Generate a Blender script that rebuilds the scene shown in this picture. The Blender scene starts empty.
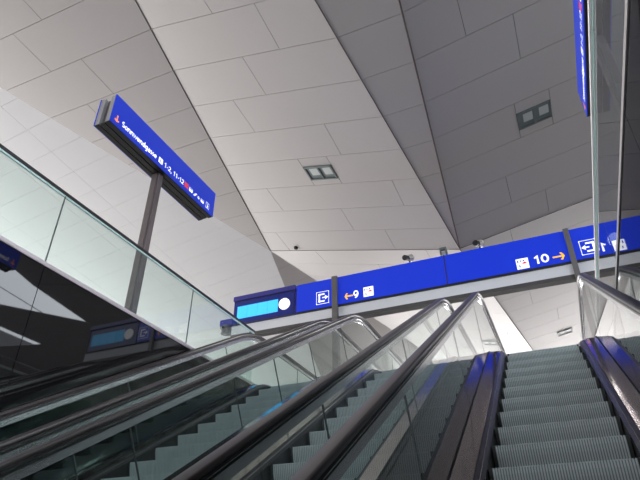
import bpy, math, random
from mathutils import Vector, Matrix
random.seed(4)
SC = bpy.context.scene
COL = SC.collection

# ------------------------------------------------------------------ camera, sky, light, exposure
cam_d = bpy.data.cameras.new('camera')
cam = bpy.data.objects.new('camera', cam_d); COL.objects.link(cam)
YAW, PITCH, ROLL, FPX = 0.41250452, 0.56381762, 0.00120788, 548.7556
fwd = Vector((-math.sin(YAW)*math.cos(PITCH), math.cos(YAW)*math.cos(PITCH), math.sin(PITCH)))
r0 = Vector((math.cos(YAW), math.sin(YAW), 0)); u0 = r0.cross(fwd)
rr = r0*math.cos(ROLL) + u0*math.sin(ROLL); uu = rr.cross(fwd)
cam.matrix_world = Matrix(((rr.x, uu.x, -fwd.x, 0), (rr.y, uu.y, -fwd.y, 0), (rr.z, uu.z, -fwd.z, 0), (0, 0, 0, 1)))
cam_d.sensor_width = 36; cam_d.lens = 36*FPX/640; cam_d.clip_start = .02; cam_d.clip_end = 300
SC.camera = cam
SC.cycles.transparent_max_bounces = 48; SC.cycles.max_bounces = 12
SC.view_settings.view_transform = 'Standard'; SC.view_settings.look = 'None'
SC.view_settings.gamma = 1; SC.view_settings.use_curve_mapping = False
SC.view_settings.exposure = 0.0

world = bpy.data.worlds.new('daylight'); SC.world = world; world.use_nodes = True
bg = world.node_tree.nodes['Background']
bg.inputs[0].default_value = (.86, .92, 1.0, 1); bg.inputs[1].default_value = 8.0

def area(name, loc, direction, sx, sy, power, color):
    l = bpy.data.lights.new(name, 'AREA'); l.shape = 'RECTANGLE'; l.size = sx; l.size_y = sy
    l.energy = power; l.color = color
    o = bpy.data.objects.new(name, l); COL.objects.link(o); o.location = loc
    o.rotation_euler = Vector(direction).to_track_quat('-Z', 'Y').to_euler()
    return o
# area lights added for daylight from supposed, unbuilt facades (far end, left side)
area('daylight_far_facade', (-4, 60, 7.0), (0, -1, .05), 46, 8, 21000, (1, .965, .955))  # unseen fill that lifts the far ceiling planes
area('daylight_street_facade', (-24.5, 20, 6.4), (1, 0, .12), 52, 6.5, 8600, (1, .985, .97))  # added fill, no window seen here; brightens the left ceiling planes
area('daylight_rear_facade', (-2, -7.8, 6.0), (0, 1, -.45), 16, 4, 520, (.92, .97, 1))  # added behind the camera to brighten the step risers
area('lower_hall_light', (-2, -7.6, -.6), (0, 1, .12), 5.6, 3.4, 115, (.92, .97, 1))  # unseen fill, added to shine up the incline onto the steps

# ------------------------------------------------------------------ materials
def mat(name, color, rough=.5, metal=0, ior=None, emis=None, estr=0, noise=0, nscale=20, bump=0):
    m = bpy.data.materials.new(name); m.use_nodes = True
    nt = m.node_tree; b = nt.nodes['Principled BSDF']
    b.inputs['Base Color'].default_value = (*color, 1); b.inputs['Roughness'].default_value = rough
    b.inputs['Metallic'].default_value = metal
    if ior: b.inputs['IOR'].default_value = ior
    if emis: b.inputs['Emission Color'].default_value = (*emis, 1); b.inputs['Emission Strength'].default_value = estr
    if noise or bump:
        tc = nt.nodes.new('ShaderNodeTexCoord'); n = nt.nodes.new('ShaderNodeTexNoise')
        n.inputs['Scale'].default_value = nscale; n.inputs['Detail'].default_value = 4
        nt.links.new(tc.outputs['Object'], n.inputs['Vector'])
        if noise:
            r = nt.nodes.new('ShaderNodeMapRange'); r.inputs['To Min'].default_value = 1-noise; r.inputs['To Max'].default_value = 1+noise
            mx = nt.nodes.new('ShaderNodeVectorMath'); mx.operation = 'SCALE'; mx.inputs[0].default_value = color
            nt.links.new(n.outputs['Fac'], r.inputs['Value']); nt.links.new(r.outputs['Result'], mx.inputs['Scale'])
            nt.links.new(mx.outputs[0], b.inputs['Base Color'])
        if bump:
            bp = nt.nodes.new('ShaderNodeBump'); bp.inputs['Strength'].default_value = bump; bp.inputs['Distance'].default_value = .01
            nt.links.new(n.outputs['Fac'], bp.inputs['Height']); nt.links.new(bp.outputs['Normal'], b.inputs['Normal'])
    return m

def glass_mat(name, tint, f0_ior=1.5, haze=0.0, hazecol=(.5, .6, .58), two_faces=1.7):
    m = bpy.data.materials.new(name); m.use_nodes = True; nt = m.node_tree; nt.nodes.clear()
    out = nt.nodes.new('ShaderNodeOutputMaterial'); tr = nt.nodes.new('ShaderNodeBsdfTransparent')
    gl = nt.nodes.new('ShaderNodeBsdfGlossy'); mx = nt.nodes.new('ShaderNodeMixShader')
    tr.inputs[0].default_value = (*tint, 1); gl.inputs['Roughness'].default_value = .015
    # Schlick reflectance, the same from both sides of a pane
    ge = nt.nodes.new('ShaderNodeNewGeometry'); dt = nt.nodes.new('ShaderNodeVectorMath'); dt.operation = 'DOT_PRODUCT'
    nt.links.new(ge.outputs['Normal'], dt.inputs[0]); nt.links.new(ge.outputs['Incoming'], dt.inputs[1])
    def mth(op, a_, b_=None):
        n_ = nt.nodes.new('ShaderNodeMath'); n_.operation = op
        for i_, q in enumerate((a_, b_)):
            if q is None: continue
            if isinstance(q, (int, float)): n_.inputs[i_].default_value = q
            else: nt.links.new(q, n_.inputs[i_])
        return n_.outputs[0]
    f0 = ((f0_ior-1)/(f0_ior+1))**2
    c_ = mth('ABSOLUTE', dt.outputs['Value']); k_ = mth('POWER', mth('SUBTRACT', 1.0, c_), 5.0)
    # both faces of the pane are counted on the face the ray enters by
    fac = mth('MULTIPLY', mth('MULTIPLY', mth('ADD', mth('MULTIPLY', k_, 1-f0), f0), two_faces), mth('SUBTRACT', 1.0, ge.outputs['Backfacing']))
    fac = mth('MINIMUM', fac, 1.0)
    nt.links.new(fac, mx.inputs[0]); nt.links.new(gl.outputs[0], mx.inputs[2])
    if haze:
        df = nt.nodes.new('ShaderNodeBsdfDiffuse'); df.inputs[0].default_value = (*hazecol, 1)
        m2 = nt.nodes.new('ShaderNodeMixShader'); m2.inputs[0].default_value = haze
        nt.links.new(tr.outputs[0], m2.inputs[1]); nt.links.new(df.outputs[0], m2.inputs[2]); nt.links.new(m2.outputs[0], mx.inputs[1])
    else:
        nt.links.new(tr.outputs[0], mx.inputs[1])
    nt.links.new(mx.outputs[0], out.inputs[0])
    return m

M = dict(
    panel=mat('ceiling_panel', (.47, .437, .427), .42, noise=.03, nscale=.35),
    panel_white=mat('white_soffit_panel', (.88, .87, .88), .45, noise=.02, nscale=.3),  # paler base colour for one plane than for the others
    joint=mat('panel_joint', (.10, .075, .07), .8),
    joint_soft=mat('panel_joint_soft', (.40, .38, .38), .8),
    black_glass=mat('black_glass_cladding', (.009, .009, .010), .02, ior=1.52),
    coping=mat('coping_steel', (.66, .59, .60), .4, .3),
    pale_steel=mat('pale_steel', (.85, .80, .82), .3, .2),  # pale tint stands in for bright reflections on the steel
    floor=mat('granite_floor', (.17, .165, .16), .35, noise=.12, nscale=30),
    concrete=mat('concrete', (.16, .16, .16), .8, noise=.1, nscale=6),
    glass=glass_mat('clear_glass', (.93, .965, .955), 1.45, two_faces=1.15),
    parapet_glass=glass_mat('parapet_glass', (.89, .95, .935), 1.45, .02),
    glass_edge=mat('glass_edge', (.72, .97, .93), .25),  # pale green stands in for light gathered in the pane edge
    rubber=mat('handrail_rubber', (.050, .038, .038), .30, noise=.08, nscale=8),
    dark_steel=mat('dark_steel', (.05, .047, .05), .3, .4),
    steel=mat('brushed_steel', (.52, .52, .54), .22, 1.0),
    seal=mat('joint_seal_grey', (.045, .055, .055), .5),
    clamp=mat('clamping_steel', (.68, .68, .70), .24, .9),
    deck=mat('bronze_deck', (.50, .43, .42), .11, 1.0),
    step=mat('step_aluminium', (.56, .61, .63), .45, .2, noise=.12, nscale=9),
    step_groove=mat('step_groove', (.24, .26, .27), .6, .1),  # darker copy of the step metal, painting the shade between ribs
    step_dark=mat('step_side_black', (.018, .018, .02), .5),
    skirt=mat('skirt_panel', (.022, .021, .024), .28, .3),
    blue=mat('sign_blue', (.006, .035, .52), .3, emis=(.003, .024, .52), estr=.6),
    blue_side=mat('sign_blue_panel', (.014, .045, .52), .3, emis=(.012, .04, .60), estr=.42),
    navy=mat('display_navy', (.012, .02, .16), .25, emis=(.005, .015, .2), estr=.25),
    indigo=mat('display_indigo', (.035, .035, .22), .3, emis=(.03, .03, .2), estr=.25),
    cyan=mat('display_cyan', (.05, .4, .7), .3, emis=(.045, .50, 1.0), estr=1.0),
    white=mat('sign_white', (.8, .8, .8), .4, emis=(.95, .97, 1), estr=.9),
    orange=mat('sign_orange', (.8, .38, .02), .4, emis=(1, .50, .015), estr=.9),
    coral=mat('sign_coral', (.8, .3, .15), .4, emis=(1, .30, .12), estr=.7),
    red=mat('sign_red', (.75, .05, .09), .4, emis=(.9, .07, .12), estr=.5),
    black=mat('matt_black', (.012, .012, .012), .5),
    post=mat('post_grey', (.17, .16, .16), .4, .2),
    post_light=mat('post_brown_grey', (.20, .165, .17), .35, .3),
    fascia=mat('fascia_grey', (.78, .79, .83), .4),
    strip=mat('rail_dark', (.075, .07, .07), .45),
    silver=mat('silver_frame', (.50, .50, .52), .35, .3),
    cream=mat('cream_plastic', (.55, .50, .44), .4),
    lamp_frame=mat('lamp_frame', (.16, .19, .19), .4, .3),
    reflector=mat('lamp_reflector', (.50, .53, .52), .5, .1),
)

# ------------------------------------------------------------------ mesh helpers
UNIT = 1.0     # metres per drawing unit of the part of the script being built
class MB:
    def __init__(s): s.v = []; s.f = []; s.m = []
    def poly(s, pts, mi=0):
        b = len(s.v); s.v += [Vector(p) for p in pts]; s.f.append(tuple(range(b, b+len(pts)))); s.m.append(mi)
    def box(s, x0, x1, y0, y1, z0, z1, mi=0):
        b = len(s.v)
        s.v += [Vector((x, y, z)) for z in (z0, z1) for y in (y0, y1) for x in (x0, x1)]
        for q in ((0, 2, 3, 1), (4, 5, 7, 6), (0, 1, 5, 4), (2, 6, 7, 3), (0, 4, 6, 2), (1, 3, 7, 5)):
            s.f.append(tuple(b+i for i in q)); s.m.append(mi)
    def prism(s, pts, off, mi=0, mi_side=None):     # pts: 3-D polygon, off: extrusion vector
        b = len(s.v); n = len(pts); off = Vector(off)
        s.v += [Vector(p) for p in pts] + [Vector(p)+off for p in pts]
        s.f.append(tuple(b+i for i in range(n))); s.m.append(mi)
        s.f.append(tuple(b+n+i for i in reversed(range(n)))); s.m.append(mi if mi_side is None else mi_side)
        for i in range(n):
            j = (i+1) % n; s.f.append((b+i, b+n+i, b+n+j, b+j)); s.m.append(mi if mi_side is None else mi_side)
    def cyl(s, a, b_, r, r2=None, n=20, mi=0):
        a = Vector(a); b_ = Vector(b_); r2 = r if r2 is None else r2
        d = (b_-a).normalized(); t = Vector((0, 0, 1)) if abs(d.z) < .9 else Vector((1, 0, 0))
        e1 = d.cross(t).normalized(); e2 = d.cross(e1)
        b = len(s.v)
        for c, q in ((a, r), (b_, r2)):
            s.v += [c+(e1*math.cos(2*math.pi*i/n)+e2*math.sin(2*math.pi*i/n))*q for i in range(n)]
        for i in range(n):
            j = (i+1) % n; s.f.append((b+i, b+j, b+n+j, b+n+i)); s.m.append(mi)
        s.f.append(tuple(b+i for i in reversed(range(n)))); s.m.append(mi)
        s.f.append(tuple(b+n+i for i in range(n))); s.m.append(mi)
    def sweep(s, rings, closed=True, caps=True, mi=0):
        b = len(s.v); n = len(rings[0])
        for r in rings: s.v += [Vector(p) for p in r]
        for k in range(len(rings)-1):
            for i in range(n if closed else n-1):
                j = (i+1) % n
                s.f.append((b+k*n+i, b+k*n+j, b+(k+1)*n+j, b+(k+1)*n+i)); s.m.append(mi)
        if caps and closed:
            s.f.append(tuple(b+i for i in reversed(range(n)))); s.m.append(mi)
            e = b+(len(rings)-1)*n; s.f.append(tuple(e+i for i in range(n))); s.m.append(mi)
    def build(s, name, mats, parent=None, smooth=False, origin=None, bevel=0):
        me = bpy.data.meshes.new(name)
        o = bpy.data.objects.new(name, me); COL.objects.link(o)
        w = Vector((0, 0, 0))
        if origin == 'parent': w = wloc(parent)
        elif origin is not None: w = Vector(origin)*UNIT
        me.from_pydata([tuple(p*UNIT-w) for p in s.v], [], s.f)
        for m_ in (mats if isinstance(mats, (list, tuple)) else [mats]): me.materials.append(m_)
        for p, mi in zip(me.polygons, s.m): p.material_index = mi; p.use_smooth = smooth
        me.validate(); me.update()
        import bmesh
        bm = bmesh.new(); bm.from_mesh(me); bmesh.ops.recalc_face_normals(bm, faces=bm.faces)
        bm.to_mesh(me); bm.free()
        if smooth:
            try: me.set_sharp_from_angle(angle=math.radians(35))
            except Exception: pass
        if bevel:
            bv = o.modifiers.new('bevel', 'BEVEL'); bv.width = bevel; bv.segments = 2; bv.limit_method = 'ANGLE'
        if parent is not None:
            o.parent = parent
            o.location = w - wloc(parent)
        else: o.location = w
        return o

def wloc(o):
    v = Vector(o.location)
    while o.parent: o = o.parent; v += Vector(o.location)
    return v
def thing(name, loc, label, cat, group=None):
    o = bpy.data.objects.new(name, None); COL.objects.link(o); o.location = Vector(loc)*UNIT; o.empty_display_size = .2
    tag(o, label, cat, group); return o
def tag(o, label, cat, group=None):
    o['label'] = label; o['category'] = cat
    if group: o['group'] = group
    return o
def struct(name, mb, m, **k):
    o = mb.build(name, m, **k); o['kind'] = 'structure'; return o
def dup(root, loc, label):
    r = root.copy(); COL.objects.link(r); r.location = loc; r['label'] = label
    for ch in list(root.children):
        c = ch.copy(); COL.objects.link(c); c.parent = r
        for g in list(ch.children):
            d = g.copy(); COL.objects.link(d); d.parent = c
    return r

def arc(cx, cy, rx, ry, a0, a1, n=12):
    return [(cx+rx*math.cos(math.radians(a0+(a1-a0)*i/n)), cy+ry*math.sin(math.radians(a0+(a1-a0)*i/n))) for i in range(n+1)]
# bold humanist sans: strokes on a cap height of 1, with advance widths
GLYPHS = {
 '0': ([arc(.33, .5, .235, .41, 0, 360, 26)], .70), '1': ([[(.10, .70), (.34, .90), (.34, .0)]], .58),
 '2': ([arc(.31, .67, .21, .24, 165, -35, 12)+[(.10, .09), (.58, .09)]], .66),
 '9': ([arc(.32, .64, .225, .27, 0, 360, 22), arc(.20, .62, .35, .54, 0, -88, 10)], .68),
 '-': ([[(.06, .38), (.36, .38)]], .42), ',': ([[(.14, .14), (.07, -.16)]], .26), ' ': ([], .30),
 'S': ([arc(.31, .71, .20, .20, 50, 270, 12)+arc(.31, .29, .21, .21, 90, -140, 12)[1:]], .60),
 's': ([arc(.23, .50, .13, .13, 55, 270, 9)+arc(.23, .21, .14, .135, 90, -140, 9)[1:]], .45),
 'o': ([arc(.30, .35, .205, .275, 0, 360, 22)], .60), 'n': ([[(.12, .0), (.12, .70)], [(.12, .44)]+arc(.31, .44, .19, .20, 160, 0, 9)+[(.50, .0)]], .62),
 'w': ([[(.03, .70), (.21, .05), (.40, .64), (.59, .05), (.77, .70)]], .80),
 'e': ([[(.10, .36), (.50, .36)]+arc(.30, .35, .205, .275, 5, 315, 18)], .58),
 'd': ([arc(.28, .35, .19, .27, 0, 360, 20), [(.48, 1.04), (.48, .0)]], .62),
 'g': ([arc(.28, .35, .19, .27, 0, 360, 20), [(.48, .70), (.48, -.06)]+arc(.29, -.06, .19, .18, 0, -130, 8)], .62),
 'a': ([arc(.26, .20, .16, .14, 0, 360, 16), [(.44, .0), (.44, .44)]+arc(.27, .44, .17, .19, 0, 140, 8)], .57),
}
def ribbon(pts, t):
    closed = math.hypot(pts[0][0]-pts[-1][0], pts[0][1]-pts[-1][1]) < 1e-6; n = len(pts); L = []; Rr = []
    for i in range(n):
        a = pts[i-1] if i else (pts[-2] if closed else pts[0]); b = pts[i+1] if i < n-1 else (pts[1] if closed else pts[-1]); c = pts[i]
        d1 = Vector((c[0]-a[0], c[1]-a[1])); d2 = Vector((b[0]-c[0], b[1]-c[1]))
        d1 = d1.normalized() if d1.length > 1e-9 else d2.normalized(); d2 = d2.normalized() if d2.length > 1e-9 else d1
        m_ = (d1+d2).normalized(); k = min(1.8, 1/max(.3, m_.dot(d1))); nx, ny = -m_.y*k*t/2, m_.x*k*t/2
        L.append((c[0]+nx, c[1]+ny)); Rr.append((c[0]-nx, c[1]-ny))
    return [[L[i], L[i+1], Rr[i+1], Rr[i]] for i in range(n-1)]
def text_shapes(body, height):
    v = []; f = []; x = 0
    for ch in body:
        strokes, adv = GLYPHS[ch]
        for st in strokes:
            for q in ribbon(st, .165):
                b = len(v); v += [((x+p[0])*height, p[1]*height) for p in q]; f.append((b, b+1, b+2, b+3))
        x += adv
    return v, f

class Face:
    """a vertical sign face: origin, reading direction, outward normal"""
    def __init__(s, o, right, out): s.o = Vector(o); s.r = Vector(right); s.n = Vector(out)
    def p(s, a, b, d=.004): return s.o + s.r*a + Vector((0, 0, 1))*b + s.n*d
def put_text(face, body, a, b, height, m, parent, name='lettering', width=None, d=.004):
    v, f = text_shapes(body, height)
    xs = [p[0] for p in v]; x0, x1 = min(xs), max(xs); k = 1 if width is None else width/(x1-x0)
    mb = MB(); mb.v = [face.p(a+(p[0]-x0)*k, b+p[1], d) for p in v]; mb.f = f; mb.m = [0]*len(f)
    return mb.build(name, m, parent, origin='parent')
def put_polys(face, polys, mats, parent, name, d=.004):
    mb = MB()
    for i, (pts, mi) in enumerate(polys):
        dd = d + .0015*mi
        mb.poly([face.p(a, b, dd) for a, b in pts], mi)
    return mb.build(name, mats, parent, origin='parent')
def rect(a0, a1, b0, b1): return [(a0, b0), (a1, b0), (a1, b1), (a0, b1)]
def disc(a, b, r, n=28): return [(a+r*math.cos(2*math.pi*i/n), b+r*math.sin(2*math.pi*i/n)) for i in range(n)]
def arrow_shape(a, b, L, ang, t=None):
    t = t or L*.14; c, s_ = math.cos(ang), math.sin(ang); h = L*.36
    def R(p): return (a+p[0]*c-p[1]*s_, b+p[0]*s_+p[1]*c)
    out = [[(-L/2, -t/2), (L/2-t*.6, -t/2), (L/2-t*.6, t/2), (-L/2, t/2)]]
    for sg in (1, -1):
        out.append([(L/2, 0), (L/2-t*1.2, 0), (L/2-h-t*.2, sg*h), (L/2-h+t*1.0, sg*h)])
    return [[R(p) for p in q] for q in out]

# ------------------------------------------------------------------ ceiling: folded planes clad in rectangular panels
W = 1.25          # width of a panel row
PL = {'P1': (.002, -.035, 9.463), 'P2': (-.234, -.081, 8.323), 'P3': (.016, -.106, 9.047), 'P4': (.199, -.091, 9.170)}
s2, t2, a2 = PL['P2']; s4, t4, a4 = PL['P4']
PL['P5'] = (s2, .05, a2+13*(t2-.05)); PL['P6'] = (s4, 0, a4+13*t4)
def zz(F, x, y): s_, t_, a_ = PL[F]; return s_*x+t_*y+a_
V1 = (-7.401, 13.0); z1 = zz('P1', *V1)
t0 = (z1-9.276-.17*(-7.401+9.81))/(13-4.873)
PL['P0'] = (.17, t0, z1-.17*V1[0]-t0*13)
pT5 = (-5.76, 20.6, zz('P5', -5.76, 20.6)); pT0 = (-7.87, 14.975, zz('P0', -7.87, 14.975))
def plane3(a, b, c):
    a, b, c = Vector(a), Vector(b), Vector(c); n = (b-a).cross(c-a)
    return (-n.x/n.z, -n.y/n.z, a.z+(n.x*a.x+n.y*a.y)/n.z)
PL['PT'] = plane3((V1[0], V1[1], z1), pT5, pT0)
PL['P8'] = (.12, 0.0, zz('P6', 11.0, 17)-.12*11.0)
PL['P9'] = PL['P8']
def crease(A, B, y):
    sa, ta, aa = PL[A]; sb, tb, ab = PL[B]; return (-((ta-tb)*y+aa-ab)/(sa-sb), y)
YB = -6.0; YF = 45.0
def lineb(y): return (-9.81+(y-4.873)*(V1[0]+9.81)/(13-4.873), y)
def L1(y): return (9.62+(y-11.54)*.267, y)
apex = (11.05, 16.9)
def T5(y): return (V1[0]+(y-13)*(pT5[0]-V1[0])/(pT5[1]-13), y)
def T0(y): return (V1[0]+(y-13)*(pT0[0]-V1[0])/(pT0[1]-13), y)
V2 = crease('P2', 'P3', 13)
polys = {
 'P1': [lineb(YB), crease('P1', 'P2', YB), V1],
 'P2': [crease('P1', 'P2', YB), crease('P2', 'P3', YB), V2, V1],
 'P3': [crease('P2', 'P3', YB), crease('P3', 'P4', YB), V2],
 'P4': [crease('P3', 'P4', YB), L1(YB), L1(13), V2],
 'P5': [V1, V2, crease('P5', 'P6', YF), T5(YF)],
 'P6': [V2, L1(13), apex, (apex[0], YF), crease('P5', 'P6', YF)],
 'PT': [V1, T5(YF), (T0(24)[0]-3, YF), T0(24)],
 'P0': [(-21.0, YB), lineb(YB), V1, T0(24), (T0(24)[0]-3, YF), (-21.0, YF)],
 'P8': [apex, (16.6, 11.9), (16.6, YF), (apex[0], YF)],
 'P9': [(16.6, 19.3), (21.4, 19.3), (21.4, YF), (16.6, YF)],
}
def clip(poly, f):
    out = []
    for i in range(len(poly)):
        p, q = poly[i], poly[(i+1) % len(poly)]; a, b = f(p), f(q)
        if a >= 0: out.append(p)
        if (a >= 0) != (b >= 0):
            k = a/(a-b); out.append((p[0]+(q[0]-p[0])*k, p[1]+(q[1]-p[1])*k))
    return out
JX = {  # measured joint positions, x per row (row k spans y = k .. k+1)
 'P1': {3: [-7.65], 4: [-8.44], 5: [-7.62], 6: [-8.39], 7: [], 8: [-9.2], 9: [], 10: [], 11: [], 12: []},
 'PT': {k: [] for k in range(12, 46)},
 'P2': {4: [-4.357], 5: [-3.47], 6: [-4.31], 7: [-5.14], 8: [-3.41], 9: [-4.53, -3.79], 10: [-5.92, -2.53], 11: [-4.22], 12: [-6.70, -3.35]},
 'P4': {6: [-.155], 7: [.70], 8: [2.6], 9: [.435, 1.14], 10: [2.4], 11: [-.055, 3.3], 12: [.77]},
 'P3': {}, 'P5': {13: [-5.87, -2.515], 14: [-4.2]}, 'P6': {13: [-.25, 2.1], 14: [1.2], 15: [-.5, 2.6], 16: [.9], 17: [-.15, 3.1], 18: [1.6], 19: [.58], 20: [2.2]},
}
cell_gap = .006
def facet(F, mb, white=False):
    poly = polys[F]; s_, t_, a_ = PL[F]; g = cell_gap*(.55 if white else 1.0)/W
    ys = [p[1] for p in poly]; xs = [p[0] for p in poly]; x0, x1 = min(xs)-1, max(xs)+1
    pitch = .75 if F == 'P0' else 1.0
    k = math.floor(min(ys)/pitch)*pitch
    n = Vector((s_, t_, -1)).normalized()
    def P3(p, off): return Vector((p[0]*W, p[1]*W, (s_*p[0]+t_*p[1]+a_)*W)) - n*off
    while k < max(ys):
        row = int(round(k)) if pitch == 1 else k
        if F == 'P0':
            # long seams run level along the hall
            cuts = [-16.5, -14.2, -12.85, -11.2-.0*(k-11), -10.18]
        elif F in JX and row in JX[F]: cuts = JX[F][row]
        else:
            rnd = random.Random(hash((ord(F[1]), row)) & 0xffff); c = x0+rnd.uniform(.4, 2.2); cuts = []
            if F != 'P3':
                while c < x1: cuts.append(c); c += rnd.choice([2.5, 3.37, 1.7])
        # extend the measured joints away from the measured area
        if F in ('P2', 'P4', 'P5', 'P6') and row in JX.get(F, {}):
            c = min(cuts)-3.4
            while c > x0 and F in ('P2', 'P5'): cuts = cuts+[c]; c -= 3.4
            c = max(cuts)+3.4
            while c < x1: cuts = cuts+[c]; c += 3.4
        cuts = [x0]+sorted(cuts)+[x1]
        for xa, xb in zip(cuts[:-1], cuts[1:]):
            q = poly
            q = clip(q, lambda p: p[1]-(k+g)); 
            if len(q) > 2: q = clip(q, lambda p: (k+pitch-g)-p[1])
            if len(q) > 2: q = clip(q, lambda p: p[0]-(xa+g))
            if len(q) > 2: q = clip(q, lambda p: (xb-g)-p[0])
            if len(q) > 2:
                # keep a fine reveal along the fold too
                cx = sum(p[0] for p in q)/len(q); cy = sum(p[1] for p in q)/len(q)
                mb.prism([P3(p, 0) for p in q], -n*.02, 1 if white else 0)
        k += pitch
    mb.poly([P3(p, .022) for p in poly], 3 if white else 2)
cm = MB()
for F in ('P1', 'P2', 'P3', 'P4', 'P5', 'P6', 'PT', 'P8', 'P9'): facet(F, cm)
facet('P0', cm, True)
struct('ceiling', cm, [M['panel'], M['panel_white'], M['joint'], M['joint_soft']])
# dark fold lines where the planes meet
fm = MB()
def foldline(A, p, q, r):
    a = Vector((p[0]*W, p[1]*W, zz(A, *p)*W-.004)); b = Vector((q[0]*W, q[1]*W, zz(A, *q)*W-.004)); fm.cyl(a, b, r, n=6)
foldline('P1', crease('P1', 'P2', YB), V1, .012)
foldline('P2', crease('P2', 'P3', YB), V2, .012)
foldline('P3', crease('P3', 'P4', YB), V2, .020)
foldline('P2', V1, V2, .008)
foldline('P4', V2, L1(13), .008)
foldline('P5', V2, crease('P5', 'P6', YF), .014)
struct('trim_1', fm, M['joint'])
# skylight glazing bars over the opening on the right-hand side
sk = MB()
def bar(p, q, r=.05):
    a = Vector((p[0]*W, p[1]*W, zz('P4', *p)*W+.1)); b = Vector((q[0]*W, q[1]*W, zz('P4', *q)*W+.1)); sk.cyl(a, b, r, n=8)
for k in (-3, 1.5, 6, 10.5): bar((L1(k)[0], k), (17, k), .02)
for x in (12.3, 14.6): bar((x, YB), (x, 15.6 if x < 13 else 13.6), .022)
struct('window_1', sk, M['post'])

# ------------------------------------------------------------------ floors and walls
ZF = 3.00; XL = -4.97; XR = .91
fl = MB(); fl.box(-27, XL-.12, -8, 60, ZF-.45, ZF); struct('floor', fl, M['floor'])
fl = MB(); fl.box(XR+.12, 27, -8, 60, ZF-.45, ZF); struct('floor', fl, M['floor'])
fl = MB(); fl.box(XL-.12, XR+.12, 11.75, 60, ZF-.45, ZF); struct('floor', fl, M['floor'])
fl = MB(); fl.box(-27, 27, -9, 13, -4.3, -4.0); struct('floor', fl, M['concrete'])
def well_wall(name, xface, side):
    mb = MB(); x0, x1 = (xface-.03, xface) if side < 0 else (xface, xface+.03)
    y = 3.667-2.685*4
    while y < 11.7:
        y2 = min(y+2.685, 11.73)
        mb.box(x0, x1, y+.005, y2-.005, -4.0, 3.04, 0); y += 2.685
    xb0, xb1 = (xface-.12, xface-.035) if side < 0 else (xface+.035, xface+.12)
    mb.box(xb0, xb1, -8, 11.73, -4.0, 2.98, 1)
    struct(name, mb, [M['black_glass'], M['black']])
well_wall('wall_left', XL, -1); well_wall('wall_right', XR, 1)
mb = MB(); mb.box(XL-.05, XL+.012, -7.5, 11.73, 3.035, 3.085); struct('trim_2', mb, M['coping'], bevel=.003)
mb = MB(); mb.box(XR-.012, XR+.05, -7.5, 11.73, 3.035, 3.085); struct('trim_3', mb, M['coping'], bevel=.003)
mb = MB(); mb.box(XL-.12, XR+.12, 11.6, 11.74, -4.0, ZF); struct('wall_far', mb, M['concrete'])
mb = MB(); mb.box(XL-.12, XR+.12, -8.2, -8.0, -4.0, ZF); struct('wall_back', mb, M['concrete'])
mb = MB(); mb.box(26.8, 27, -8, 60, ZF, 16); struct('wall_right', mb, M['concrete'])
mb = MB(); mb.box(-27, 27, -8.2, -8, ZF, 14); struct('wall_back', mb, M['concrete'])
mb = MB(); mb.box(-27, 27, 60.5, 60.7, ZF-.4, 16); struct('wall_far', mb, M['concrete'])
mb = MB(); mb.box(-27.2, -27, -8, 60, ZF, 14); struct('wall_left', mb, M['concrete'])

def parapet(xc, y1, label, zrail=4.03):
    t = thing('glass_parapet', (xc, 2, 3.085), label, 'glass railing')
    y = 3.667-2.685*4
    while y < y1-.01:
        y2 = min(y+2.685, y1)
        mb = MB(); mb.box(xc-.008, xc+.008, y+.008, y2-.008, 3.075, zrail-.041, 0)
        p = mb.build('glass_pane', M['parapet_glass'], t, origin=(xc, (y+y2)/2, 3.5))
        e = MB(); e.box(xc-.010, xc+.010, y+.008, y2-.008, zrail-.040, zrail-.014)
        e.build('polished_edge', M['glass_edge'], p, origin=(xc, (y+y2)/2, zrail))
        y += 2.685
    k = -1
    y = 3.667-2.685*3
    while y < y1-.01:
        mb = MB(); mb.box(xc-.006, xc+.006, y-.0065, y+.0065, 3.08, zrail-.02)
        mb.build('joint_seal', M['lamp_frame'], t, origin=(xc, y, 3.5)); y += 2.685
    mb = MB(); mb.box(xc-.018, xc+.018, -7.07, y1+.02, zrail-.014, zrail+.030)
    mb.build('cap_rail', M['dark_steel'], t, origin=(xc, 2, zrail), bevel=.004)
    return t
parapet(XL-.012, 8.32, 'long glass parapet on the left above the black wall, with slim dark cap rail')
tp = parapet(XR+.022, 10.6, 'glass parapet on the right edge rising beside the handrail, seen nearly end-on')
mb = MB()
mb.box(XR+.008, XR+.036, 10.585, 10.61, 3.09, 4.03); mb.build('end_profile', M['pale_steel'], tp, origin=(XR+.02, 10.6, 3.09))
mb = MB(); mb.cyl((XR-.002, -7.0, 4.022), (XR-.002, 10.6, 4.022), .015, n=14); mb.build('rail_lip', M['pale_steel'], tp, origin=(XR, 2, 4.03))

# ------------------------------------------------------------------ escalators
TAN = math.tan(math.radians(30)); Z0 = -1.813
ZB = -3.40; yb = (ZB-Z0)/TAN; yt = (ZF-Z0)/TAN
def fillet(yc, zc, up, R=1.0, n=8):
    T = R*math.tan(math.radians(15)); pts = []
    if up:  # flat -> incline
        cy, cz = yc-T, zc+R
        for i in range(n+1):
            a = math.radians(30*i/n); pts.append((cy+R*math.sin(a), cz-R*math.cos(a), -math.sin(a), math.cos(a)))
    else:
        cy, cz = yc+T, zc-R
        for i in range(n+1):
            a = math.radians(30*(1-i/n)); pts.append((cy-R*math.sin(a), cz+R*math.cos(a), -math.sin(a), math.cos(a)))
    return pts
Y_START, Y_END = -5.2, 11.15
path = [(Y_START, ZB, 0, 1)] + fillet(yb, ZB, True) + fillet(yt, ZF, False) + [(Y_END, ZF, 0, 1)]
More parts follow.
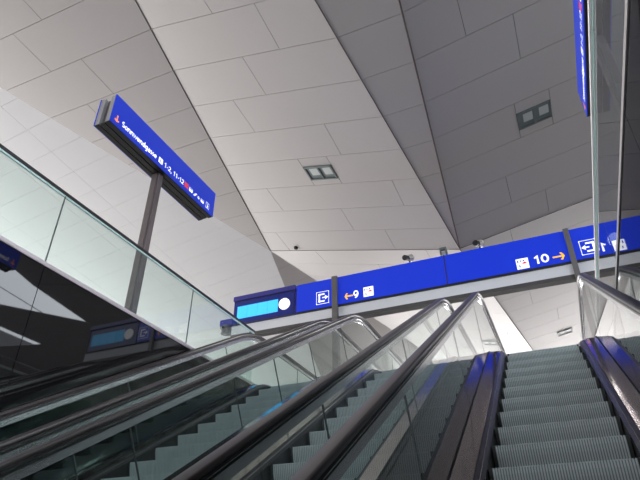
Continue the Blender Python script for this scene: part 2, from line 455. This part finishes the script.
# refine long straights
def densify(ps, step=.35):
    out = [ps[0]]
    for a, b in zip(ps[:-1], ps[1:]):
        L = math.hypot(b[0]-a[0], b[1]-a[1]); n = max(1, int(L/step))
        for i in range(1, n+1):
            k = i/n; out.append(tuple(a[j]+(b[j]-a[j])*k for j in range(4)))
    return out
path = densify(path)
def nose_z(y):
    for a, b in zip(path[:-1], path[1:]):
        if a[0] <= y <= b[0]: return a[1]+(b[1]-a[1])*(y-a[0])/(b[0]-a[0])
    return ZF if y > 0 else ZB
def ring(prof, p, cx):     # prof: (x, h) points
    return [(cx+x, p[0]+p[2]*h, p[1]+p[3]*h) for x, h in prof]
def extr(prof, ps, cx=0): mb = MB(); mb.sweep([ring(prof, p, cx) for p in ps]); return mb
HR = .965   # perpendicular height of the handrail crown
HRAD = .40

def rail_path(h, r_in):
    """centre line (y, z, ny, nz) at height h, closing with newel arcs around centre height HR-HRAD"""
    main = [(p[0]+p[2]*h, p[1]+p[3]*h, p[2], p[3]) for p in path]
    c = h-r_in; out = []
    for i in range(13):        # bottom newel
        a = math.pi*(1-i/12); out.append((Y_START-math.sin(a)*r_in, ZB+c+math.cos(a)*r_in, -math.sin(a), math.cos(a)))
    out = out[:-1]+main
    for i in range(1, 13):
        a = math.pi*i/12; out.append((Y_END+math.sin(a)*r_in, ZF+c+math.cos(a)*r_in, math.sin(a), math.cos(a)))
    return out

def make_escalator(cx, label):
    t = thing('escalator', (cx, 3.0, Z0+3.0*TAN), label, 'escalator', None)
    o0 = (cx, 3.0, Z0+3.0*TAN)
    # steps
    mb = MB(); n = 50; x0 = -.5; d = .40; rh = .26
    side = .025
    prof = []   # riser arc (slightly curved) in (y, z), nose at 0,0
    for i in range(7):
        k = i/6; prof.append((.055*math.sin(k*math.pi/2)**2*1.0, -rh*k))
    def rib(xa, xb, out, mi):
        front = [(p[0]-out, p[1]) for p in prof]
        top = [(d, out*.9)]
        pts = [(d, -.03)]+[(d, out*.9)]+[(-out, out*.9)]+front[1:]+[(prof[-1][0]+.03, -rh)]+[(.08, -.05)]
        mb.prism([(xa, p[0], p[1]) for p in pts], (xb-xa, 0, 0), mi)
    rib(x0, x0+side, .002, 1); rib(-x0-side, -x0, .002, 1)
    rib(x0+side, -x0-side, -.004, 2)
    pw = (1.0-2*side)/n
    for i in range(n):
        xa = x0+side+i*pw; rib(xa+pw*.22, xa+pw*.78, .004, 0)
    first = None; y = 4.8-.4*24
    while y < 10.6:
        z = nose_z(y)
        if first is None:
            first = mb.build('step', [M['step'], M['step_dark'], M['step_groove']], t, origin=(0, 0, 0)); st = first
        else:
            st = first.copy(); COL.objects.link(st); st.parent = t
        st.location = Vector((0, y, z))-Vector((0, o0[1], o0[2]))
        y += .4
    # landing plates and combs at both ends
    mb = MB(); mb.box(cx-.56, cx+.56, 10.62, 11.6, ZF-.06, ZF+.006)
    for i in range(40): mb.box(cx-.48+i*.0243, cx-.47+i*.0243, 10.5, 10.64, ZF-.005, ZF+.010)
    mb.build('comb_plate', M['steel'], t, origin=(cx, 11, ZF))
    mb = MB(); mb.box(cx-.56, cx+.56, -6.0, -4.85, ZB-.06, ZB+.006)
    mb.build('comb_plate', M['steel'], t, origin=(cx, -5, ZB))
    for sg in (-1, 1):
        def pr(pts): return [(sg*x, h) for x, h in pts]
        extr(pr([(.507, -.24), (.507, .010), (.519, .018), (.519, -.24)]), path, cx).build('skirt', M['skirt'], t, smooth=True, origin=o0)
        extr(pr([(.519, -.02), (.519, .018), (.540, .034), (.571, .046), (.571, -.02)]), path, cx).build('skirt_trim', M['dark_steel'], t, smooth=True, origin=o0)
        extr(pr([(.532, .032), (.532, .037), (.537, .039), (.537, .033)]), path, cx).build('trim_bead', M['steel'], t, smooth=True, origin=o0)
        extr(pr([(.574, -.03), (.574, .052), (.730, .062), (.730, -.03)]), path, cx).build('inner_deck', M['deck'], t, smooth=True, origin=o0)
        extr(pr([(.732, -.03), (.732, .070), (.737, .070), (.737, -.03)]), path, cx).build('gasket', M['black'], t, smooth=True, origin=o0)
        extr(pr([(.753, -.05), (.753, .062), (.785, .055), (.785, -.98), (.765, -.98), (.765, -.05)]), path, cx).build('side_cladding', M['black'], t, smooth=True, origin=o0)
        # handrail: C-shaped rubber belt
        hp = rail_path(HR-.018, HRAD-.018)
        c = []
        for ang in (0, 90, 180, 270):
            for i in range(5):
                a = math.radians(ang+90*i/4); c.append((.745+(.026 if math.cos(a+.0001) >= 0 else -.026)+math.cos(a)*.014, (.006 if math.sin(a-.0001) >= 0 else -.006)+math.sin(a)*.012))
        seen = []; [seen.append(q) for q in c if not any(abs(q[0]-w_[0])+abs(q[1]-w_[1]) < 1e-5 for w_ in seen)]
        extr([(sg*x, h) for x, h in seen], hp, cx).build('handrail', M['rubber'], t, smooth=True, origin=o0)
        # guide under the belt: black rail, bright bead, black rail, steel clamping profile
        gp = rail_path(HR-.036, HRAD-.036)
        def gsec(w_, a, b): return [(sg*(.745-w_), a), (sg*(.745+w_), a), (sg*(.745+w_), b), (sg*(.745-w_), b)]
        extr(gsec(.030, .000, -.016), gp, cx).build('guide_rail', M['black'], t, smooth=True, origin=o0)
        extr(gsec(.031, -.016, -.021), gp, cx).build('guide_bead', M['steel'], t, smooth=True, origin=o0)
        extr(gsec(.024, -.021, -.036), gp, cx).build('guide_channel', M['black'], t, smooth=True, origin=o0)
        extr(gsec(.019, -.036, -.040), gp, cx).build('guide_bead', M['steel'], t, smooth=True, origin=o0)
        extr(gsec(.014, -.040, -.092), gp, cx).build('clamping_profile', M['clamp'], t, smooth=True, origin=o0)
        # glass panes
        H1 = HR-.126; base = path
        lo = .0
        marks = []
        s = 0; L = [0]
        for a, b in zip(base[:-1], base[1:]): s += math.hypot(b[0]-a[0], b[1]-a[1]); L.append(s)
        def at(s_):
            for i in range(len(L)-1):
                if L[i] <= s_ <= L[i+1]+1e-9:
                    k = (s_-L[i])/(L[i+1]-L[i]); return tuple(base[i][j]+(base[i+1][j]-base[i][j])*k for j in range(4))
            return base[-1]
        sref = None
        for i, p in enumerate(base):
            if sref is None and p[0] >= 3.55: sref = L[i]-(p[0]-3.55)/math.cos(math.radians(30))
        cuts = [0]; k = sref-int(sref/2.4)*2.4
        while k < s-.8:
            if k > .8: cuts.append(k)
            k += 2.4
        cuts.append(s)
        for ci, (sa, sb) in enumerate(zip(cuts[:-1], cuts[1:])):
            ga = sa+(.004 if ci else 0); gb = sb-(.004 if ci < len(cuts)-2 else 0)
            ss = [ga]+[q for q in L if ga+.01 < q < gb-.01]+[gb]
            ps = [at(q) for q in ss]
            mb = MB(); mb.sweep([ring([(sg*.739, lo), (sg*.751, lo), (sg*.751, H1), (sg*.739, H1)], p, cx) for p in ps])
            if ci == len(cuts)-2 or ci == 0:
                # rounded end of the balustrade
                e = ps[-1] if ci else ps[0]; d_ = 1 if ci else -1; cc = HR-HRAD; R_ = H1-cc
                poly = [(e[0], e[1]+H1)]
                for i in range(1, 12):
                    a = math.pi/2*(1-i/6)
                    if e[1]+cc+R_*math.sin(a) > e[1]+.06: poly.append((e[0]+d_*R_*math.cos(a), e[1]+cc+R_*math.sin(a)))
                poly += [(e[0]+d_*.12, e[1]+.06), (e[0], e[1]+.06)]
                mb.prism([(cx+sg*.739, a, b) for a, b in poly], (sg*.012, 0, 0))
            pm = at((sa+sb)/2)
            if ci:
                j = at(sa); d_ = (j[3], -j[2]); w_ = .0035
                q = [(j[0]-d_[0]*w_+j[2]*.03, j[1]-d_[1]*w_+j[3]*.03), (j[0]+d_[0]*w_+j[2]*.03, j[1]+d_[1]*w_+j[3]*.03), (j[0]+d_[0]*w_+j[2]*H1, j[1]+d_[1]*w_+j[3]*H1), (j[0]-d_[0]*w_+j[2]*H1, j[1]-d_[1]*w_+j[3]*H1)]
                js = MB(); js.prism([(cx+sg*.7392, a_, b_) for a_, b_ in q], (sg*.0116, 0, 0)); js.build('joint_seal', M['seal'], t, origin=(cx+sg*.745, j[0], j[1]+.5))
            mb.build('glass_pane', M['glass'], t, origin=(cx+sg*.745, pm[0], pm[1]+.5))
    mb = extr([(-.76, -.98), (.76, -.98), (.76, -.94), (-.76, -.94)], path, cx); mb.build('soffit_panel', M['dark_steel'], t, origin=o0)
    return t
CE = [(-.085, 'wide open escalator on the right, its ribbed steps rising straight ahead up to the concourse'),
      (-2.10, 'middle escalator, seen between two glass balustrades, rising left of the nearest handrail'),
      (-4.15, 'escalator farthest left, running up directly beside the black glass wall')]
e0 = make_escalator(*CE[0])
e0['group'] = 'parallel escalators'
for cx, lab in CE[1:]:
    dup(e0, (cx, e0.location.y, e0.location.z), lab)
# infill covers between neighbouring escalators
for xa, xb, lab in ((-1.312, -.872, 'dark sloping metal cover strip between the right and middle escalators'),
                    (-3.362, -2.888, 'dark sloping metal cover strip between the middle and left escalators'),
                    (.702, .907, 'narrow dark cover strip between the right escalator and the right wall')):
    mb = MB(); mb.sweep([ring([(xa, -.06), (xb, -.06), (xb, .045), (xa, .045)], p, 0) for p in path])
    o = mb.build('cover_strip', M['black'], smooth=True, origin=((xa+xb)/2, 3, 0)); tag(o, lab, 'cover panel')

# ------------------------------------------------------------------ hanging double-sided direction signs
def post_sign(xa, xb, y0, y1, xp, label, side):
    zb, zt = 5.85, 6.385; xm = (xa+xb)/2; ZF = ZF_M/UNIT
    t = thing('direction_sign', (xm, 5.52, ZF), label, 'sign')
    mb = MB(); mb.box(xp-.075, xp+.035, 5.455, 5.585, ZF, zb+.02); mb.box(xp+.035, xp+.07, 5.47, 5.57, ZF, zb+.02)
    mb.build('post', M['post_light'], t, origin=(xp, 5.52, ZF), bevel=.006)
    mb = MB(); mb.box(xm-.045, xm+.045, y0+.05, y1-.05, zb+.02, zt-.02)
    mb.build('core_beam', M['post'], t, origin=(xm, 5.52, zb))
    mb = MB(); mb.box(xm-.045, xm+.045, y0+.02, y1-.02, zb-.012, zb+.02)
    mb.build('underside_channel', M['black'], t, origin=(xm, 5.52, zb))
    for x0, x1, out in ((xa, xa+.085, -1), (xb-.085, xb, 1)):
        mb = MB(); mb.box(x0, x1, y0, y1, zb+.004, zt, 0)
        mb.box(x0, x1, y0+.002, y1-.002, zb-.01, zb+.003, 1)
        bx = mb.build('light_box', [M['silver'], M['black']], t, origin=((x0+x1)/2, 5.52, 6.1), bevel=.003)
        xf = x1 if out > 0 else x0
        fm_ = MB(); fm_.box(min(xf, xf+out*.012), max(xf, xf+out*.012), y0-.006, y1+.006, zb-.004, zt+.006)
        fm_.build('sign_face', M['blue_side'], t, origin=(xf, 5.52, 6.1))
        xf += out*.012
        if out > 0: face = Face((xf, y0, zb), (0, 1, 0), (1, 0, 0))
        else: face = Face((xf, y1, zb), (0, -1, 0), (-1, 0, 0))
        Ls = y1-y0; a = lambda v: v
        c0 = .07+.095
        # orange arrow, station side lettering, pictograms
        put_polys(face, [(q, 0) for q in arrow_shape(.115, .125, .13, -math.pi/2, .026)], [M['coral']], t, 'arrow')
        put_text(face, 'Sonnwendgasse', .225, .075, .105, M['white'], t, width=.835)
        def picto(a0, kind, s=.105):
            b0 = .07; P = []
            if kind == 'lift': P = [(rect(a0, a0+s, b0, b0+s), 0), (disc(a0+s*.42, b0+s*.74, s*.10, 10), 1), (rect(a0+s*.34, a0+s*.50, b0+s*.22, b0+s*.62), 1), (rect(a0+s*.5, a0+s*.8, b0+s*.2, b0+s*.3), 1)]
            if kind == 'S': P = [(rect(a0, a0+s, b0, b0+s), 2), (rect(a0+s*.2, a0+s*.8, b0+s*.68, b0+s*.82), 0), (rect(a0+s*.2, a0+s*.8, b0+s*.43, b0+s*.57), 0), (rect(a0+s*.2, a0+s*.8, b0+s*.18, b0+s*.32), 0), (rect(a0+s*.2, a0+s*.36, b0+s*.5, b0+s*.75), 0), (rect(a0+s*.64, a0+s*.8, b0+s*.25, b0+s*.5), 0)]
            if kind == 'bus': P = [(rect(a0, a0+s, b0+s*.15, b0+s*.8), 0), (rect(a0+s*.12, a0+s*.88, b0+s*.5, b0+s*.7), 1), (disc(a0+s*.25, b0+s*.12, s*.12, 10), 0), (disc(a0+s*.75, b0+s*.12, s*.12, 10), 0)]
            if kind == 'stairs': P = [(rect(a0+s*.0, a0+s*.5, b0, b0+s*.3), 0), (rect(a0+s*.3, a0+s*.75, b0+s*.3, b0+s*.6), 0), (rect(a0+s*.6, a0+s, b0+s*.6, b0+s*.9), 0)]
            if kind == 'dot': P = [(disc(a0+s*.5, b0+s*.5, s*.36, 14), 0), (disc(a0+s*.5, b0+s*.5, s*.14, 10), 1)]
            if kind == 'i': P = [(rect(a0, a0+s, b0-.01, b0+s+.01), 0), (rect(a0+s*.06, a0+s*.94, b0, b0+s), 1), (rect(a0+s*.40, a0+s*.60, b0+s*.15, b0+s*.62), 3), (rect(a0+s*.3, a0+s*.7, b0+s*.12, b0+s*.22), 3), (disc(a0+s*.5, b0+s*.8, s*.11, 10), 3)]
            put_polys(face, P, [M['white'], M['blue_side'], M['red'], M['white']], t, 'pictogram')
        picto(1.115, 'lift')
        put_text(face, '1-2, 11-12', 1.265, .075, .100, M['white'], t, width=.545)
        picto(1.835, 'S'); picto(1.975, 'bus'); picto(2.115, 'stairs', .09); picto(2.225, 'dot', .08); picto(2.335, 'bus', .095); picto(2.50, 'i')
    return t
ZF_M = ZF; UNIT = 1.10
post_sign(-5.53, -5.24, 4.18, 6.93, -5.385, 'double-sided blue Sonnwendgasse sign on a grey post behind the left glass parapet', -1)
post_sign(1.26, 1.55, 4.18, 6.93, 1.405, 'blue double-sided sign at the top right edge, partly hidden behind the right parapet', 1)

# ------------------------------------------------------------------ portal with platform signs
YP = 11.1
UNIT = 1.108; ZF = ZF_M/UNIT
t = thing('sign_portal', (-1.8, YP+.1, ZF), 'wide portal of blue platform signs for 9 and 10 spanning above the escalator heads', 'sign')
XPL, XPR = -7.35, 3.27
mb = MB(); mb.box(XPL, XPR, YP+.03, YP+.19, 5.41, 5.665); mb.build('fascia', M['fascia'], t, origin=(-1.8, YP, 5.5))
mb = MB(); mb.box(XPL, XPR, YP+.01, YP+.21, 5.325, 5.412); mb.build('bottom_rail', M['strip'], t, origin=(-1.8, YP, 5.37))
mb = MB(); mb.box(-5.49, 1.42, YP+.005, YP+.22, 5.662, 5.712); mb.build('shadow_gap_rail', M['black'], t, origin=(-1.8, YP, 5.68))  # black bottom edge of the sign panels
for xp, wd in ((-4.455, .14), (.873, .105)):
    mb = MB(); mb.box(xp-wd/2, xp+wd/2, YP-.06, YP+.10, ZF, 6.475); mb.build('post', M['post'], t, origin=(xp, YP, ZF), bevel=.004)
panels = [(-5.49, -4.53), (-4.385, -1.765), (-1.735, .82), (.93, 1.42)]
for i, (xa, xb) in enumerate(panels):
    mb = MB(); mb.box(xa, xb, YP, YP+.2, 5.712, 6.455); sp = mb.build('sign_panel', M['blue'], t, origin=((xa+xb)/2, YP, 6.1), bevel=.004)
    face = Face((0, YP, 0), (1, 0, 0), (0, -1, 0))
    def frame(a0, a1, b0, b1, w_):
        return [(rect(a0, a1, b0, b0+w_), 0), (rect(a0, a1, b1-w_, b1), 0), (rect(a0, a0+w_, b0, b1), 0), (rect(a1-w_, a1, b0, b1), 0)]
    def exit_icon(a, b, s, sg):
        P = frame(a-s/2, a+s/2, b-s/2, b+s/2, .012)
        L = lambda u: a+sg*u*s
        def rc(u0, u1, v0, v1):
            x0, x1 = sorted((L(u0), L(u1))); return (rect(x0, x1, b+v0*s, b+v1*s), 0)
        P += [rc(-.32, -.20, -.32, .32), rc(-.32, .16, .22, .33), rc(-.32, .16, -.33, -.22)]
        P += [rc(-.02, .28, -.045, .045), ([(L(.44), b), (L(.20), b+.17*s), (L(.20), b-.17*s)][::sg], 0)]
        put_polys(face, P, [M['white']], sp, 'exit_pictogram')
    def lift_icon(a, b, s):
        P = [(rect(a-s/2, a+s/2, b-s/2, b+s/2), 0), (rect(a-s*.40, a-s*.30, b+s*.1, b+s*.38), 1), (disc(a-s*.13, b+s*.27, s*.075, 10), 1), (disc(a+s*.12, b+s*.27, s*.075, 10), 1),
             (rect(a-s*.02, a+s*.34, b-s*.04, b+s*.06), 2), (rect(a-s*.3, a-s*.2, b-s*.35, b-s*.1), 1), (disc(a+s*.18, b+s*.05, s*.11, 10), 2)]
        put_polys(face, P, [M['white'], M['blue'], M['red']], sp, 'lift_pictogram')
    if i == 0: exit_icon(-4.785, 5.975, .335, 1)
    if i == 1:
        put_polys(face, [(q, 0) for q in arrow_shape(-4.10, 5.885, .22, math.pi, .035)], [M['orange']], sp, 'arrow')
        put_text(face, '9', -3.985, 5.795, .205, M['white'], sp); lift_icon(-3.605, 5.905, .25)
    if i == 2:
        lift_icon(-.115, 5.865, .25); put_text(face, '10', .125, 5.79, .205, M['white'], sp, width=.30)
        put_polys(face, [(q, 0) for q in arrow_shape(.615, 5.87, .24, 0, .035)], [M['orange']], sp, 'arrow')
    if i == 3:
        exit_icon(1.225, 5.96, .34, -1)
mb = MB(); mb.box(-1.762, -1.738, YP-.012, YP+.2, 5.712, 6.46); mb.build('joint_post', M['indigo'], t, origin=(-1.75, YP, 6.1))

# departure displays with clocks, one at each end of the portal
def display(x0, x1, clock_x, scr0, label, extra):
    xm = (x0+x1)/2
    t = thing('departure_display', (xm, YP+.15, 5.665), label, 'display')
    mb = MB(); mb.box(x0, x1, YP, YP+.3, 5.67, 6.335); mb.build('casing', M['navy'], t, origin=(xm, YP, 6), bevel=.005)
    mb = MB(); mb.box(x0-.02, x1+.015, YP-.03, YP+.3, 6.35, 6.475); mb.build('top_band', M['indigo'], t, origin=(xm, YP, 6.4), bevel=.004)
    mb = MB()
    for b in ((x0, x1, 6.325, 6.34), (x1-.02, x1, 5.67, 6.33), (x0, x1, 5.665, 5.69)): mb.box(b[0], b[1], YP-.012, YP, b[2], b[3])
    mb.build('frame', M['black'], t, origin=(xm, YP, 6))
    mb = MB()
    for i in range(4):
        xa = scr0+i*.297; mb.box(xa, xa+.29, YP-.010, YP-.001, 5.83, 6.175)
    mb.build('screen', M['cyan'], t, origin=(xm, YP, 6))
    mb = MB(); mb.cyl((clock_x, YP-.035, 6.0), (clock_x, YP, 6.0), .152, n=36); ck = mb.build('clock_face', M['white'], t, origin=(clock_x, YP, 6))
    face = Face((clock_x, YP-.035, 6.0), (1, 0, 0), (0, -1, 0))
    put_polys(face, [([(-.006, -.01), (.006, -.01), (.05, .05), (.045, .055)], 0), ([(-.01, .0), (.0, -.01), (-.08, .075), (-.085, .07)], 0)], [M['silver']], ck, 'clock_hands')
display(-7.31, -5.545, -5.825, -7.195, 'navy departure display with bright cyan panel and round white clock, left end of the portal', 0)
display(1.45, 3.215, 1.735, 1.91, 'second departure display at the right portal end, seen mirrored in the left black wall', 0)

# cameras on top of the portal
def cam_unit(x, z, label, dome):
    t = thing('security_camera', (x, YP+.06, z-.12), label, 'camera', None)
    mb = MB(); mb.cyl((x+.03, YP+.08, z-.125), (x+.03, YP+.08, z-.02), .022, n=12); mb.box(x-.01, x+.07, YP+.04, YP+.12, z-.127, z-.115)
    mb.build('mount', M['black'], t, origin=(x, YP, z))
    mb = MB(); mb.cyl((x-.035, YP-.12, z-.045), (x+.0, YP+.02, z), .066, .066, n=22); mb.cyl((x-.0358, YP-.123, z-.046), (x-.0351, YP-.1203, z-.0451), .050, n=22, mi=1)
    mb.build('lens_barrel', [M['black'], M['skirt']], t, smooth=True, origin=(x, YP, z))
    mb = MB(); mb.cyl((x+.0, YP+.022, z+.004), (x+.055, YP+.16, z+.07), .072, .092, n=22)
    mb.build('housing', M['cream'], t, smooth=True, origin=(x, YP, z))
cam_unit(-2.60, 6.585, 'small black camera with cream housing on the portal top, near the middle', 1)
cam_unit(-.96, 6.585, 'small black camera with cream housing on the portal top, nearer the 10', 1)
t = thing('speaker_bracket', (-1.75, YP+.1, 6.46), 'small dark box bracket standing on the portal above the sign joint', 'bracket')
mb = MB(); mb.box(-1.83, -1.67, YP+.0, YP+.16, 6.62, 6.68); mb.box(-1.83, -1.80, YP, YP+.16, 6.50, 6.62); mb.box(-1.70, -1.67, YP, YP+.16, 6.50, 6.62)
mb.build('bracket_frame', M['lamp_frame'], t, origin=(-1.75, YP, 6.5), bevel=.004)
mb = MB(); mb.box(-1.80, -1.70, YP+.02, YP+.14, 6.462, 6.60); mb.build('box', M['silver'], t, origin=(-1.75, YP, 6.5), bevel=.01)
t = thing('security_camera', (-7.5, YP+.1, 5.66), 'grey camera hanging under a blue arm, left of the departure display', 'camera')
mb = MB(); mb.box(-7.72, -7.34, YP+.02, YP+.16, 5.70, 5.90)
mb.build('arm', M['indigo'], t, origin=(-7.5, YP, 5.8), bevel=.012)
mb = MB(); mb.cyl((-7.52, YP+.06, 5.50), (-7.52, YP+.06, 5.72), .14, .12, n=22); mb.build('housing', M['post'], t, smooth=True, origin=(-7.52, YP, 5.6))
mb = MB(); mb.cyl((-7.60, YP-.08, 5.63), (-7.56, YP-.01, 5.66), .05, n=16); mb.build('lens_barrel', M['black'], t, smooth=True, origin=(-7.6, YP, 5.6))

UNIT = 1.0; ZF = ZF_M
# ------------------------------------------------------------------ recessed ceiling lights
def ceil_light(F, x0, x1, y0, y1, label):
    s_, t_, a_ = PL[F]; a_ *= W
    n = Vector((s_, t_, -1)).normalized()
    def P(x, y, h): p = Vector((x, y, s_*x+t_*y+a_)); return p+n*h
    t = thing('ceiling_light', P((x0+x1)/2, (y0+y1)/2, 0), label, 'ceiling light', 'recessed twin ceiling lights')
    o = wloc(t); xm = (x0+x1)/2; b = .045
    mb = MB()
    def slab(xa, xb, ya, yb, h0, h1, mi=0): mb.prism([P(xa, ya, h0), P(xb, ya, h0), P(xb, yb, h0), P(xa, yb, h0)], n*(h1-h0), mi)
    slab(x0, x1, y0, y0+b*1.6, .0, .03); slab(x0, x1, y1-b, y1, .0, .03)
    slab(x0, x0+b, y0, y1, .0, .03); slab(x1-b, x1, y0, y1, .0, .03); slab(xm-b/2, xm+b/2, y0, y1, .0, .032)
    mb.build('frame', M['lamp_frame'], t, origin=o)
    for xa, xb in ((x0+b, xm-b/2), (xm+b/2, x1-b)):
        mb = MB(); ya, yb_ = y0+b*1.6, y1-b; d = .12; k = .0
        o4 = [P(xa, ya, .002), P(xb, ya, .002), P(xb, yb_, .002), P(xa, yb_, .002)]
        ix = (xb-xa)*.18; iy = (yb_-ya)*.2
        i4 = [P(xa+ix*1.6, ya+iy*.3, .012), P(xb-ix*.3, ya+iy*.3, .012), P(xb-ix*.3, yb_-iy*1.6, .004), P(xa+ix*1.6, yb_-iy*1.6, .004)]
        mb.poly(o4, 1)
        mb.prism(i4, n*.004, 0)
        mb.build('reflector', [M['reflector'], M['lamp_frame']], t, origin=o)
    return t
ceil_light('P2', -5.655, -4.755, 11.61, 12.23, 'square twin recessed light in the pale ceiling panel left of centre')
ceil_light('P4', .545, 1.418, 11.61, 12.20, 'square twin recessed light in the dark ceiling plane at upper right')
ceil_light('P6', .55, 1.235, 26.5, 27.03, 'distant twin ceiling light seen under the portal above the top steps')
t = MB(); s_, t_, a_ = PL['P2']; px, py = -8.015, 16.02; pz = s_*px+t_*py+a_*W
t.cyl((px, py, pz), (px, py, pz-.07), .085, .075, n=20); t.cyl((px, py, pz-.07), (px, py, pz-.10), .055, .02, n=20)
tag(t.build('smoke_detector', M['black'], smooth=True, origin=(px, py, pz)), 'small round dark detector at the edge of the pale ceiling plane', 'detector')
